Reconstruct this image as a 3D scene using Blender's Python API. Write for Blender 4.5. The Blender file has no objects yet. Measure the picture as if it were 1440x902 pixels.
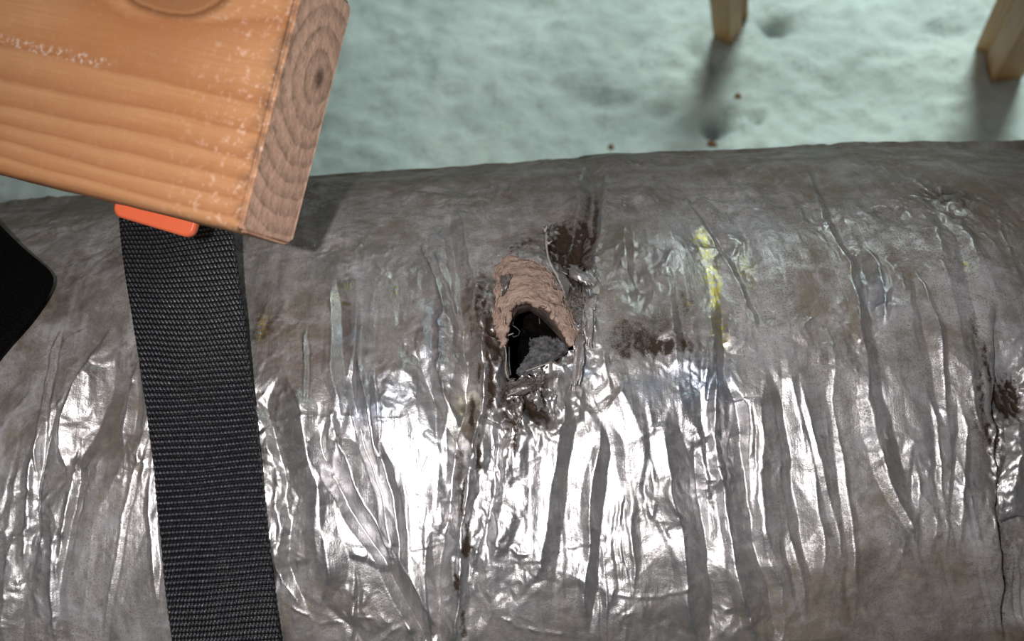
import bpy, bmesh, math, random
import numpy as np
from mathutils import Vector, Matrix

S = bpy.context.scene
random.seed(4)
rng = np.random.default_rng(7)

# ------------------------------------------------------------------ camera
F = 1247.0                       # focal length in pixels of the 1440 px wide frame
R = 0.20                         # outer radius of the duct, its axis is the world x axis
D = 0.56                         # camera to duct axis
CAM = Vector((0, -D*math.cos(math.radians(65.4)), D*math.sin(math.radians(65.4))))
PITCH = math.radians(55.0); ROLL = math.radians(3.7)
fw = Vector((0, math.cos(PITCH), -math.sin(PITCH)))
r0 = Vector((1, 0, 0)); u0 = Vector((0, math.sin(PITCH), math.cos(PITCH)))
rt = r0*math.cos(ROLL) - u0*math.sin(ROLL)
up = r0*math.sin(ROLL) + u0*math.cos(ROLL)
cd = bpy.data.cameras.new('camera'); cam = bpy.data.objects.new('camera', cd)
S.collection.objects.link(cam); S.camera = cam
cam.matrix_world = Matrix(((rt.x, up.x, -fw.x, CAM.x), (rt.y, up.y, -fw.y, CAM.y), (rt.z, up.z, -fw.z, CAM.z), (0, 0, 0, 1)))
cd.sensor_width = 36; cd.lens = F/1440*36; cd.clip_start = 0.01
cd.dof.use_dof = True; cd.dof.focus_distance = 0.385; cd.dof.aperture_fstop = cd.lens/3.6

# ------------------------------------------------------------------ world, lights, exposure
w = bpy.data.worlds.new('attic'); S.world = w; w.use_nodes = True
w.node_tree.nodes['Background'].inputs[0].default_value = (0.92, 0.92, 0.95, 1)
w.node_tree.nodes['Background'].inputs[1].default_value = 0.09
S.view_settings.view_transform = 'Standard'; S.view_settings.look = 'None'
S.view_settings.exposure = 0.0; S.view_settings.gamma = 1
def lamp(name, typ, loc, target, energy, col, size=0.02, **k):
    l = bpy.data.lights.new(name, typ); l.energy = energy; l.color = col
    if typ == 'AREA': l.shape = 'DISK'; l.size = size
    else: l.shadow_soft_size = size
    for a, b in k.items(): setattr(l, a, b)
    o = bpy.data.objects.new(name, l); S.collection.objects.link(o); o.location = loc
    o.rotation_euler = (Vector(target)-Vector(loc)).to_track_quat('-Z', 'Y').to_euler()
    return o
flash_pos = CAM - rt*0.050 + up*0.012
lamp('phone_flash', 'AREA', flash_pos, flash_pos+fw, 1.06, (1.0, 0.955, 0.93), 0.008)
lamp('attic_work_light', 'SPOT', (1.0, 2.1, 1.9), (0.76, 1.22, -0.22), 330, (0.84, 1.0, 0.95), 0.6, spot_size=math.radians(62), spot_blend=1.0)

# ------------------------------------------------------------------ rays and the unrolled duct
def ray(px, py): return (fw + rt*((px-720)/F) - up*((py-451)/F)).normalized()
CA = math.atan2(CAM.z, CAM.y)                       # angle of the camera direction round the axis
def hit(px, py, h=0.0):
    d = ray(px, py); r = R+h
    a = d.y**2+d.z**2; b = CAM.y*d.y+CAM.z*d.z; c = CAM.y**2+CAM.z**2-r*r
    q = max(b*b-a*c, 0); return CAM + d*((-b-math.sqrt(q))/a)
def st(px, py, h=0.0):                              # pixel -> metres along the axis, metres of arc
    p = hit(px, py, h); return p.x, (CA-math.atan2(p.z, p.y))*R
def at_z(px, py, z):
    d = ray(px, py); return CAM + d*((z-CAM.z)/d.z)
def at_depth(px, py, dep):
    d = ray(px, py); return CAM + d*(dep/d.dot(fw))
def surf(s, t, h=0.0):
    b = CA - t/R; r = R+h; return Vector((s, r*math.cos(b), r*math.sin(b)))

# ------------------------------------------------------------------ numpy noise
_tab = rng.random((512, 512))*2*np.pi
def gn(x, y, seed=0):
    x = np.asarray(x)+seed*17.31; y = np.asarray(y)+seed*41.7
    xi = np.floor(x).astype(int); yi = np.floor(y).astype(int); fx = x-xi; fy = y-yi
    def g(i, j):
        a = _tab[(xi+i) & 511, (yi+j) & 511]; return np.cos(a)*(fx-i)+np.sin(a)*(fy-j)
    ux = fx*fx*fx*(fx*(fx*6-15)+10); uy = fy*fy*fy*(fy*(fy*6-15)+10)
    a = g(0, 0); b = g(1, 0); c = g(0, 1); d = g(1, 1)
    return 1.4*((a*(1-ux)+b*ux)*(1-uy)+(c*(1-ux)+d*ux)*uy)
def ridge(x, y, seed=0): return 1-2*np.abs(gn(x, y, seed))
def ss(a, b, x):
    u = np.clip((x-a)/(b-a), 0, 1); return u*u*(3-2*u)

_tv = rng.random((512, 512))*2-1
def tri(x, y, seed=0):                             # faceted noise: random heights joined by flat triangles
    x = np.asarray(x)+seed*19.7; y = np.asarray(y)+seed*37.3
    xi = np.floor(x).astype(int); yi = np.floor(y).astype(int); fx = x-xi; fy = y-yi
    v = lambda i, j: _tv[(xi+i) & 511, (yi+j) & 511]
    a, b, c, d = v(0, 0), v(1, 0), v(0, 1), v(1, 1)
    flip = _tv[(xi*7+3) & 511, (yi*5+11) & 511] > 0
    p = np.where(fx > fy, a+(b-a)*fx+(d-b)*fy, a+(d-c)*fx+(c-a)*fy)
    q = np.where(fx+fy < 1, a+(b-a)*fx+(c-a)*fy, d+(c-d)*(1-fx)+(b-d)*(1-fy))
    return np.where(flip, p, q)

# ------------------------------------------------------------------ objects and tags
def link(name, me, mat=None, parent=None):
    o = bpy.data.objects.new(name, me); S.collection.objects.link(o)
    if mat: me.materials.append(mat)
    if parent: o.parent = parent
    return o
def tag(o, label=None, cat=None, group=None, kind=None):
    for k, v in (('label', label), ('category', cat), ('group', group), ('kind', kind)):
        if v: o[k] = v
    return o
def empty(name, loc=(0, 0, 0)):
    o = bpy.data.objects.new(name, None); S.collection.objects.link(o); o.location = loc
    o.empty_display_size = 0.05
    return o
def np_mesh(name, V, Fq, smooth=True):
    me = bpy.data.meshes.new(name); n = len(V); m = len(Fq)
    me.vertices.add(n); me.vertices.foreach_set('co', np.asarray(V, np.float32).ravel())
    me.loops.add(m*4); me.loops.foreach_set('vertex_index', np.asarray(Fq, np.int32).ravel())
    me.polygons.add(m); me.polygons.foreach_set('loop_start', np.arange(0, m*4, 4, dtype=np.int32))
    me.polygons.foreach_set('use_smooth', np.full(m, smooth))
    me.update(calc_edges=True); return me
def grid_faces(nr, nc, wrap=False):
    i = np.arange(nr-(0 if wrap else 1))[:, None]; j = np.arange(nc-1)[None, :]
    i2 = (i+1) % nr
    return np.stack([i*nc+j, i*nc+j+1, i2*nc+j+1, i2*nc+j], -1).reshape(-1, 4)
def grid_obj(name, P, mat, parent=None, thick=0.0, offset=-1, sub=0):
    P = np.asarray(P); nr, nc = P.shape[:2]
    me = np_mesh(name, P.reshape(-1, 3), grid_faces(nr, nc))
    o = link(name, me, mat, parent)
    if sub: m = o.modifiers.new('s', 'SUBSURF'); m.levels = m.render_levels = sub
    if thick: m = o.modifiers.new('t', 'SOLIDIFY'); m.thickness = thick; m.offset = offset
    return o
def tube(name, pts, rad, mat, parent=None, n=6, flat=1.0):
    pts = [Vector(p) for p in pts]; V = []
    for i, p in enumerate(pts):
        d = (pts[min(i+1, len(pts)-1)]-pts[max(i-1, 0)]).normalized()
        a = d.orthogonal().normalized(); b = d.cross(a)
        rr = rad[i] if hasattr(rad, '__len__') else rad
        for k in range(n):
            t = 2*math.pi*k/n; V.append(p+a*math.cos(t)*rr+b*math.sin(t)*rr*flat)
    bm = bmesh.new(); vs = [bm.verts.new(v) for v in V]
    for i in range(len(pts)-1):
        for k in range(n):
            bm.faces.new((vs[i*n+k], vs[i*n+(k+1) % n], vs[(i+1)*n+(k+1) % n], vs[(i+1)*n+k]))
    bm.faces.new(vs[:n][::-1]); bm.faces.new(vs[-n:])
    me = bpy.data.meshes.new(name); bm.to_mesh(me); bm.free()
    for p in me.polygons: p.use_smooth = True
    return link(name, me, mat, parent)

# ------------------------------------------------------------------ materials
class NT:
    def __init__(s, name):
        s.m = bpy.data.materials.new(name); s.m.use_nodes = True; s.t = s.m.node_tree
        s.t.nodes.clear(); s.out = s.t.nodes.new('ShaderNodeOutputMaterial')
    def n(s, typ, ins=None, **k):
        nd = s.t.nodes.new('ShaderNode'+typ)
        for a, b in k.items(): setattr(nd, a, b)
        for a, b in (ins or {}).items():
            i = nd.inputs[a]
            if isinstance(b, bpy.types.NodeSocket): s.t.links.new(b, i)
            else: i.default_value = b
        return nd
    def noise(s, vec, scale, detail=4, rough=0.55, mapscale=None, dist=0):
        if mapscale: vec = s.n('Mapping', {'Vector': vec, 'Scale': mapscale}).outputs[0]
        return s.n('TexNoise', {'Vector': vec, 'Scale': scale, 'Detail': detail, 'Roughness': rough, 'Distortion': dist}).outputs['Fac']
    def math(s, op, a, b=0.0, c=0.0, clamp=False):
        return s.n('Math', {0: a, 1: b, 2: c}, operation=op, use_clamp=clamp).outputs[0]
    def remap(s, v, a, b, c=0.0, d=1.0):
        return s.n('MapRange', {'Value': v, 'From Min': a, 'From Max': b, 'To Min': c, 'To Max': d}).outputs[0]
    def mix(s, f, a, b):
        nd = s.n('Mix', data_type='RGBA'); 
        for i, v in ((0, f), (6, a), (7, b)):
            if isinstance(v, bpy.types.NodeSocket): s.t.links.new(v, nd.inputs[i])
            else: nd.inputs[i].default_value = v if i == 0 else (*v, 1)[:4]
        return nd.outputs[2]
    def bump(s, h, strength, dist, normal=None):
        i = {'Height': h, 'Strength': strength, 'Distance': dist}
        if normal: i['Normal'] = normal
        return s.n('Bump', i).outputs[0]
    def bsdf(s, col, rough=0.6, metal=0.0, normal=None, spec=0.5, **k):
        nd = s.n('BsdfPrincipled', {'Roughness': rough, 'Metallic': metal, 'Specular IOR Level': spec})
        if isinstance(col, bpy.types.NodeSocket): s.t.links.new(col, nd.inputs['Base Color'])
        else: nd.inputs['Base Color'].default_value = (*col, 1)
        if normal: s.t.links.new(normal, nd.inputs['Normal'])
        for a, b in k.items(): nd.inputs[a].default_value = b
        return nd.outputs[0]
    def done(s, sh): s.t.links.new(sh, s.out.inputs[0]); return s.m
    def obj(s): return s.n('TexCoord').outputs['Object']

def foil_material(name, attrs=True, dust0=0.25, soot0=0.0):
    t = NT(name); co = t.obj()
    n_f = t.noise(co, 1500, 3, 0.65); n_b = t.noise(co, 15, 6, 0.7, dist=.6); n_b2 = t.noise(co, 42, 6, 0.75, dist=1.0); n_m = t.noise(co, 160, 5, 0.65); n_l = t.noise(co, 28, 5, 0.6)
    n_st = t.noise(co, 60, 4, 0.6, mapscale=(3.0, 0.5, 0.5))
    if attrs:
        co2 = t.n('Attribute', attribute_name='st').outputs['Vector']
        n_g = t.noise(co2, 1, 4, 0.65, mapscale=(650, 55, 1)); n_h = t.noise(co2, 1, 5, 0.7, mapscale=(60, 130, 1), dist=1.5)
        n_v = t.noise(co2, 1, 4, 0.6, mapscale=(130, 22, 1))
    else: n_g = n_h = n_v = n_m
    if attrs:
        a = t.n('SeparateColor', {'Color': t.n('Attribute', attribute_name='mask').outputs['Color']})
        dust, soot, yel_glint = a.outputs[0], a.outputs[1], a.outputs[2]  # soot channel also carries the painted shade
        b = t.n('SeparateColor', {'Color': t.n('Attribute', attribute_name='mask2').outputs['Color']})
        brown, blue_glint = b.outputs[0], b.outputs[1]
    else:
        dust = t.n('Value').outputs[0]; dust.default_value = dust0
        soot = t.n('Value').outputs[0]; soot.default_value = soot0
        yel_glint = brown = blue_glint = t.n('Value').outputs[0]; yel_glint.default_value = 0.0
    # foil itself, with yellow and blue glints painted into its colour
    col = t.mix(n_m, (0.60, 0.59, 0.60), (0.84, 0.83, 0.85))
    col = t.mix(yel_glint, col, (0.90, 0.78, 0.26))
    col = t.mix(blue_glint, col, (0.45, 0.62, 0.85))
    h = t.math('ADD', t.math('MULTIPLY', n_m, 0.6), t.math('ADD', t.math('MULTIPLY', n_f, 0.25), t.math('MULTIPLY', n_g, 0.35)))
    bmp = t.bump(h, 0.55, 0.0007)
    metal = t.bsdf(col, t.remap(n_h, 0.3, 0.7, 0.27, 0.50), 1.0, bmp)
    # dust film
    dc = t.mix(t.remap(n_l, 0.35, 0.65), (0.31, 0.29, 0.28), (0.56, 0.545, 0.56))
    dc = t.mix(t.remap(n_st, 0.45, 0.75, 0, 0.6), dc, (0.25, 0.225, 0.205))
    dc = t.mix(t.remap(n_h, 0.45, 0.68, 0, .55), dc, (0.17, 0.15, 0.135))
    dc = t.mix(t.remap(n_v, 0.50, 0.70, 0, .6), dc, (0.58, 0.57, 0.59))
    dc = t.mix(t.remap(n_f, 0.50, 0.66, 0, 0.7), dc, (0.10, 0.085, 0.075))
    dc = t.mix(t.remap(n_b, .48, .60, 0, .8), dc, (.23, .195, .145))
    dc = t.mix(t.remap(n_b2, .52, .66, 0, .7), dc, (.56, .55, .585))
    dc = t.mix(t.remap(n_b2, .47, .34, 0, .7), dc, (.17, .145, .12))
    dc = t.mix(t.math('MULTIPLY', brown, 0.85), dc, t.mix(t.remap(n_m, .35, .65), (0.085, 0.062, 0.04), (0.23, 0.185, 0.135)))
    dirt = t.bsdf(dc, 0.62, 0.0, bmp, 0.55)
    d = t.math('ADD', dust, t.math('MULTIPLY', t.math('SUBTRACT', n_m, 0.5), 1.1))
    d = t.math('ADD', d, t.math('MULTIPLY', t.math('SUBTRACT', n_v, 0.5), 1.2))
    d = t.math('ADD', d, t.math('MULTIPLY', t.math('SUBTRACT', n_f, 0.5), 0.9))
    d = t.math('MAXIMUM', t.math('MULTIPLY', d, 1.0, clamp=True), t.math('MULTIPLY', dust, 0.72), clamp=True)
    d = t.math('MULTIPLY', d, t.math('SUBTRACT', 1.0, t.math('MULTIPLY', yel_glint, 0.8)), clamp=True)
    sh = t.n('MixShader', {0: d, 1: metal, 2: dirt}).outputs[0]
    black = t.bsdf(t.mix(n_m, (0.014, 0.009, 0.006), (0.075, 0.047, 0.030)), 0.65, 0.0, bmp, 0.35)
    sf = t.math('ADD', t.math('MULTIPLY', soot, 2.1), t.math('MULTIPLY', t.math('ADD', t.math('SUBTRACT', n_f, 0.5), t.math('SUBTRACT', n_m, 0.5)), 1.6))  # soot stains and painted shade together
    sf = t.math('MULTIPLY', sf, t.remap(soot, 0.02, 0.2), clamp=True)
    sh = t.n('MixShader', {0: sf, 1: sh, 2: black}).outputs[0]
    return t.done(sh)
M_foil = foil_material('dusty_foil')
M_foil_bare = foil_material('bare_foil', False, 0.22, 0.0)
M_foil_dark = foil_material('sooty_foil', False, 0.6, 0.33)
M_foil_grey = foil_material('grey_dusty_foil', False, 0.5, 0.1)

def simple(name, col, col2=None, scale=60, rough=0.7, bumpd=0.0005, spec=0.3, ms=None, metal=0.0):
    t = NT(name); co = t.obj(); n = t.noise(co, scale, 6, 0.65, ms)
    c = t.mix(t.remap(n, 0.3, 0.7), col, col2 or col)
    return t.done(t.bsdf(c, rough, metal, t.bump(n, 0.8, bumpd), spec))
M_flap = simple('fibrous_brown_insulation', (0.20, 0.125, 0.10), (0.66, 0.50, 0.42), 240, 0.95, 0.0014, 0.1, (0.25, 1.2, 1.2))
M_wall = simple('shade_black_insulation', (0.006, 0.005, 0.005), (0.02, 0.016, 0.015), 300, 1.0, 0.002, 0.0)  # near-black colour stands in for the shade inside the hole
M_black = simple('shade_black_liner', (0.003, 0.003, 0.003), (0.006, 0.006, 0.006), 40, 0.9, 0.0002, 0.05)  # black put in for the dark depth of the duct
M_ash = simple('grey_fragment', (0.02, 0.02, 0.024), (0.20, 0.20, 0.215), 420, 0.6, 0.001, 0.4)
M_thread = simple('pale_thread', (0.40, 0.36, 0.32), (0.55, 0.5, 0.46), 200, 0.8)
M_paper = simple('pale_torn_edge', (0.40, 0.37, 0.34), (0.62, 0.59, 0.55), 300, 0.7)

# ------------------------------------------------------------------ floor and loose insulation
def floor_mat():
    t = NT('blown_insulation'); co = t.obj()
    n1 = t.noise(co, 5, 6, 0.6); n2 = t.noise(co, 45, 6, 0.7)
    c = t.mix(t.remap(n1, 0.35, 0.65), (0.58, 0.66, 0.63), (0.78, 0.87, 0.83))
    c = t.mix(t.remap(n2, 0.55, 0.75, 0, 0.5), c, (0.40, 0.41, 0.41))
    a = t.n('Attribute', attribute_name='mask').outputs['Color']
    c = t.mix(a, c, (0.10, 0.10, 0.10))
    return t.done(t.bsdf(c, 0.95, 0, t.bump(n2, 1.0, 0.006), 0.05))
FZ = -0.215
fl = np_mesh('floor', [(-2, -1.2, -0.33), (2.4, -1.2, -0.33), (2.4, 3, -0.33), (-2, 3, -0.33)], [(0, 1, 2, 3)], False)
bm = bmesh.new(); bm.from_mesh(fl); g = bmesh.ops.extrude_face_region(bm, geom=bm.faces[:])
for v in [e for e in g['geom'] if isinstance(e, bmesh.types.BMVert)]: v.co.z -= 0.02
bm.to_mesh(fl); bm.free()
tag(link('floor', fl, simple('plywood', (0.3, 0.2, 0.12), (0.4, 0.3, 0.2), 8)), kind='structure')
gx = np.arange(-1.5, 2.0, 0.008); gy = np.concatenate([np.arange(-1.0, 0.15, 0.03), np.arange(0.15, 2.4, 0.008)])
X, Y = np.meshgrid(gx, gy)
Z = 0.022*gn(X*2.2, Y*2.2, 1)+0.007*gn(X*7, Y*7, 2)+0.004*gn(X*15, Y*15, 3)+0.005*gn(X*30, Y*30, 4)+0.006*gn(X*60, Y*60, 5)
fm = np.zeros_like(X)
pits = [(1092, 38, .020, .014, .9), (1008, 160, .016, .016, 1), (1068, 160, .007, .006, .8), (940, 155, .03, .012, .45), (880, 130, .04, .012, .25), (20, 300, .035, .012, .9), (800, 130, .012, .012, .2), (960, 165, .09, .03, .35), (1000, 95, .02, .07, .4), (1330, 45, .03, .008, .35), (700, 150, .10, .02, .12), (1250, 120, .05, .02, .2), (1050, 115, .05, .03, .2)]
for (px, py, rx, ry, am) in pits:
    p = at_z(px, py, FZ); q = ((X-p.x+.02*gn(X*18, Y*18, 60)*(rx > .017))/rx)**2+((Y-p.y+.02*gn(X*18, Y*18, 61)*(rx > .017))/ry)**2
    Z -= 0.03*am*np.exp(-q*0.8); fm = np.maximum(fm, am*np.exp(-q*0.9))  # mask paints the shade in the pits dark, and grey stains
q = ss(0.45, 0.0, np.abs(X+0.05))*0
Z = FZ+Z*np.where(Y < 0.25, 0.4, 1)
under = np.exp(-((Y)/0.2)**2); Z -= 0.03*under
me = np_mesh('blown_insulation', np.stack([X, Y, Z], -1).reshape(-1, 3), grid_faces(*X.shape))
ca = me.color_attributes.new('mask', 'FLOAT_COLOR', 'POINT')
ca.data.foreach_set('color', np.repeat(fm.ravel()[:, None], 4, 1).astype(np.float32).ravel())
tag(link('blown_insulation', me, floor_mat()), 'pale fluffy blown insulation spread over the attic floor behind the duct', 'insulation', kind='stuff')

# ------------------------------------------------------------------ duct foil jacket as a height field
sd = np.concatenate([np.linspace(-0.95, -0.32, 40), np.arange(-0.315, 0.315, 0.00046), np.linspace(0.32, 0.95, 40)])
b0, b1 = math.radians(-20)*R, math.radians(72)*R
td = np.concatenate([np.arange(b0, b1, 0.00046), np.linspace(b1+0.004, b0+2*math.pi*R-0.004, 90)])
T, Sx = np.meshgrid(td, sd, indexing='ij')
front = ((T >= b0-1e-6) & (T <= b1))
H = -0.10*np.clip(np.abs(Sx)-0.05, 0, .35)**2*1.3
H -= 0.0055*ss(.45, 1.0, T/R)*ss(3.0, 2.0, T/R)
H += 0.0030*gn(Sx/0.11, T/0.13, 11)
# fan of pleats: long creases running round the duct, spreading slightly from the hole
hs, ht = st(755, 480)
warp = Sx + 0.010*gn(Sx/0.06, T/0.10, 12) - (Sx-hs)*0.25*np.clip(ht-T, 0, .1)/0.1
wt = T + 0.010*gn(Sx/0.05, T/0.05, 20)
H += 0.0012*tri(warp/0.017, wt/0.085, 13)
H += 0.0013*tri((warp+.12*wt)/0.009, wt/0.060, 14)*ss(-0.3, 0.4, gn(Sx/0.05, T/0.08, 15))
H += 0.00018*tri(warp/0.0030, wt/0.035, 22)*ss(-0.2, 0.5, gn(Sx/0.04, T/0.06, 23))
cr = ss(0.0, 0.5, gn(Sx/0.045, T/0.04, 16)+0.12)
wx = Sx+0.003*gn(Sx/.012, T/.012, 3); wy = T+0.003*gn(Sx/.012, T/.012, 7)
H += 0.0012*cr*tri((wx+.4*wy)/0.009, (wy-.3*wx)/0.013, 17)
H += 0.00050*(0.22+cr)*tri((wx-.5*wy)/0.0040, (wy+.4*wx)/0.0065, 18)
H += 0.00017*(0.4+cr)*tri((wx+.3*wy)/0.0017, (wy-.4*wx)/0.0026, 19)
low = ss(0.03, -0.01, T)

def prof(pts):                                    # pixel polyline of a hoop-wise fold -> s0(t), weight(t)
    q = sorted((st(p[0], p[1])[::-1] + ((p[2] if len(p) > 2 else 1.0),)) for p in pts)
    t = np.array([a[0] for a in q]); s = np.array([a[1] for a in q]); k = np.array([a[2] for a in q])
    return t, s, k
def rows(t0, t1): 
    a, b = np.searchsorted(td[:len(td)-90], [t0, t1]); return max(a, 0), b
def fold(pts, w, slope, ret=2.5, jag=0.0):
    """flat facet w px wide tilted by slope, height returning outside over ret widths each side"""
    global H
    t, s, k = prof(pts); end = 0.018; r1 = ret*random.uniform(.5, 2.2); r2 = ret*random.uniform(.5, 2.2)
    a, b = rows(t[0]-end, t[-1]+end); tt = td[a:b]
    s0 = np.interp(tt, t, s); kk = np.interp(tt, t, k)*ss(0, 1, (tt-(t[0]-end))/end/1.3)*ss(0, 1, ((t[-1]+end)-tt)/end/1.3)
    W = w*0.00030*np.clip(kk, .12, 2)*(1+.35*gn(tt/.02, tt*0+s[0]*90, 38))
    s0 = s0 + 0.0007*gn(tt/0.03, tt*0+s[0]*50, 31)+0.0005*tri(tt/0.007, tt*0+.5+s[0]*70, 32)
    c0, c1 = np.searchsorted(sd, [s.min()-0.05, s.max()+0.05])
    d = (sd[None, c0:c1]-s0[:, None])/(W[:, None]/2)
    A = (slope*W/2*np.minimum(kk, 1)*(1+.25*tri(tt/.012, tt*0+.5+s[0]*30, 39)))[:, None]
    f = np.where(np.abs(d) < 1, d, np.sign(d)*np.clip(1-(np.abs(d)-1)/np.where(d > 0, r1, r2), 0, 1))
    H[a:b, c0:c1] += A*f
def crease(pts, w, amp):
    """V shaped line (amp<0 groove, >0 ridge) along any polyline of pixels"""
    global H
    P0 = [Vector(p[:2]) for p in pts]; P1 = []
    for i, p in enumerate(P0[:-1]):
        for k in range(5): P1.append(p.lerp(P0[i+1], k/5)+Vector((random.uniform(-2.5, 2.5), random.uniform(-2.5, 2.5)))*(k > 0))
    P1.append(P0[-1]); P = [st(*p) for p in P1]; W = w*0.00022; amp = amp*0.42
    for (s1, t1), (s2, t2) in zip(P[:-1], P[1:]):
        a, b = rows(min(t1, t2)-W, max(t1, t2)+W); c0, c1 = np.searchsorted(sd, [min(s1, s2)-W, max(s1, s2)+W])
        if b <= a or c1 <= c0: continue
        SS = sd[None, c0:c1]; TT = td[a:b, None]; dx, dy = s2-s1, t2-t1; L = dx*dx+dy*dy+1e-12
        u = np.clip(((SS-s1)*dx+(TT-t1)*dy)/L, 0, 1)
        dd = np.sqrt((SS-s1-u*dx)**2+(TT-t1-u*dy)**2)
        f = amp*np.clip(1-dd/W, 0, 1)*(0.55+0.45*math.sin(s1*900+t1*500))
        blk = H[a:b, c0:c1]; cur = ACC[a:b, c0:c1]
        new = np.where(np.abs(f) > np.abs(cur), f, cur); blk += new-cur; cur[...] = new
def creases(*L):
    global ACC
    for pts, w, amp in L:
        ACC = np.zeros_like(H); crease2(pts, w, amp)
def crease2(pts, w, amp): crease(pts, w, amp)

# the flattened strip between two bends that catches the flash
up_px = [(-60, 620), (200, 620), (330, 600), (400, 575), (480, 590), (560, 582), (640, 625), (720, 590), (800, 600), (880, 612), (980, 560), (1060, 545), (1150, 515), (1300, 560), (1480, 600)]
lo_px = [(-60, 860), (200, 850), (330, 760), (440, 745), (520, 770), (600, 800), (700, 775), (790, 800), (860, 835), (940, 770), (1030, 800), (1150, 800), (1300, 740), (1480, 800)]
ug = np.array([st(*p) for p in up_px]); lg = np.array([st(*p) for p in lo_px])
jt = 0.004*gn(sd/0.018, sd*0, 41)+0.003*ridge(sd/0.008, sd*0+3, 42)
tu = np.interp(sd, ug[:, 0], ug[:, 1])+jt; tl = np.interp(sd, lg[:, 0], lg[:, 1])+0.004*gn(sd/0.02, sd*0, 43)
bc = (tu-tl)/2/R; bm0 = (tu+tl)/2/R
sag = R*np.cos(bc)[None, :]/np.cos(np.clip(T/R-bm0[None, :], -1.2, 1.2))-R
wgt = np.interp(sd, [-.3, -.16, -.11, .09, .16, .3], [.3, .35, 1, 1, .6, .35])
H += np.where(np.abs(T/R-bm0[None, :]) < bc[None, :], sag, 0)*wgt[None, :]

for a in [  # dark facets, tilted away from the flash
    ([(500, 530), (513, 600), (540, 690), (556, 770)], 15, 0.75, 1.5), ([(462, 620), (498, 710), (552, 790), (605, 890)], 24, 0.65, 1.6),
    ([(672, 470), (668, 560), (650, 640), (636, 770), (628, 900)], 22, 0.7, 1.5),
    ([(800, 590), (787, 690), (772, 790)], 22, -0.65, 1.4), ([(852, 625), (840, 720), (828, 860)], 17, -0.75, 1.4),
    ([(950, 610), (972, 720), (990, 880)], 34, -0.5, 1.2), ([(1018, 550), (1030, 650), (1048, 770), (1075, 890)], 34, -0.45, 1.0),
    ([(1008, 430), (1015, 540)], 12, -0.5, 2), ([(1088, 560), (1092, 640), (1100, 760)], 34, -0.35, 0.8),
    ([(1205, 370), (1235, 560), (1262, 660), (1292, 745)], 22, -0.6, 1.6), ([(1330, 320), (1365, 470), (1395, 590)], 26, -0.4, 1.5),
    ([(965, 270), (1010, 340), (1062, 440)], 10, -0.7, 2), ([(1140, 225), (1165, 300), (1205, 380)], 14, -0.6, 2),
    ([(612, 470), (622, 640)], 13, 0.5, 2), ([(395, 560), (425, 680), (440, 830)], 44, 0.35, 0.7),
    ([(640, 300), (655, 400), (664, 500)], 20, 0.5, 2), ([(826, 222), (818, 300), (800, 380)], 16, -0.7, 1.5), ([(850, 230), (838, 330), (815, 430)], 10, 0.6, 1.5),
    ([(715, 590), (706, 640), (690, 760)], 16, 0.55, 1.5), ([(590, 480), (618, 560), (660, 640)], 18, 0.5, 1.5), ([(880, 280), (890, 420)], 14, -0.4, 2), ([(945, 400), (955, 500)], 12, -.4, 2), ([(1060, 600), (1062, 700)], 8, -.5, 1),
    ]: fold(*a)
for a in [  # bright facets, turned towards the flash
    ([(150, 480, .6), (128, 540, 1.2), (95, 640, .8)], 42, -0.62, 0.8), ([(68, 575), (40, 680), (36, 790)], 13, -0.75, 1.0), ([(214, 680), (219, 810)], 9, -0.7, 1),
    ([(1104, 520, .5), (1126, 620, 1), (1150, 790, 1)], 26, 0.38, 1), ([(1004, 560), (1045, 560), (1040, 640)], 22, 0.3, 1), ([(1295, 680), (1288, 740)], 9, 0.6, 1.2), ([(1362, 600), (1348, 740)], 12, 0.7, 1),
    ([(1222, 365), (1236, 430)], 22, 0.55, 1), ([(1296, 400), (1318, 500), (1330, 560)], 16, 0.6, 1), ([(745, 570), (733, 680), (735, 800)], 44, 0.02, 1), ([(600, 350), (640, 460)], 12, -.4, 1), ([(470, 420), (482, 560)], 16, -.5, 1),
    ([(1180, 600), (1200, 850)], 10, .45, 1.4), ([(1130, 560), (1178, 760)], 8, .5, 1.4), ([(1320, 590), (1330, 760)], 7, .6, 1.4), ([(75, 780), (80, 900)], 10, -.7, 1.2), ([(20, 760), (15, 900)], 24, -.5, 1),
    ([(250, 470), (150, 900)], 8, -.3, 1)]: fold(*a)
rf = random.Random(12)
for _ in range(70):
    x = rf.uniform(-20, 1450); y = rf.uniform(420, 820); Ln = rf.uniform(40, 190); dx = (x-740)*0.00025*Ln+rf.uniform(-.1, .12)*Ln
    tgt = (x-720)/F/.8
    fold([(x, y), (x+dx*.5+rf.uniform(-3, 3), y+Ln*.5), (x+dx, y+Ln)], rf.uniform(4, 13), tgt*rf.choice((0, 1, 1))+rf.choice((-1, 1))*rf.uniform(.08, .4), rf.uniform(.5, 2))
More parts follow.
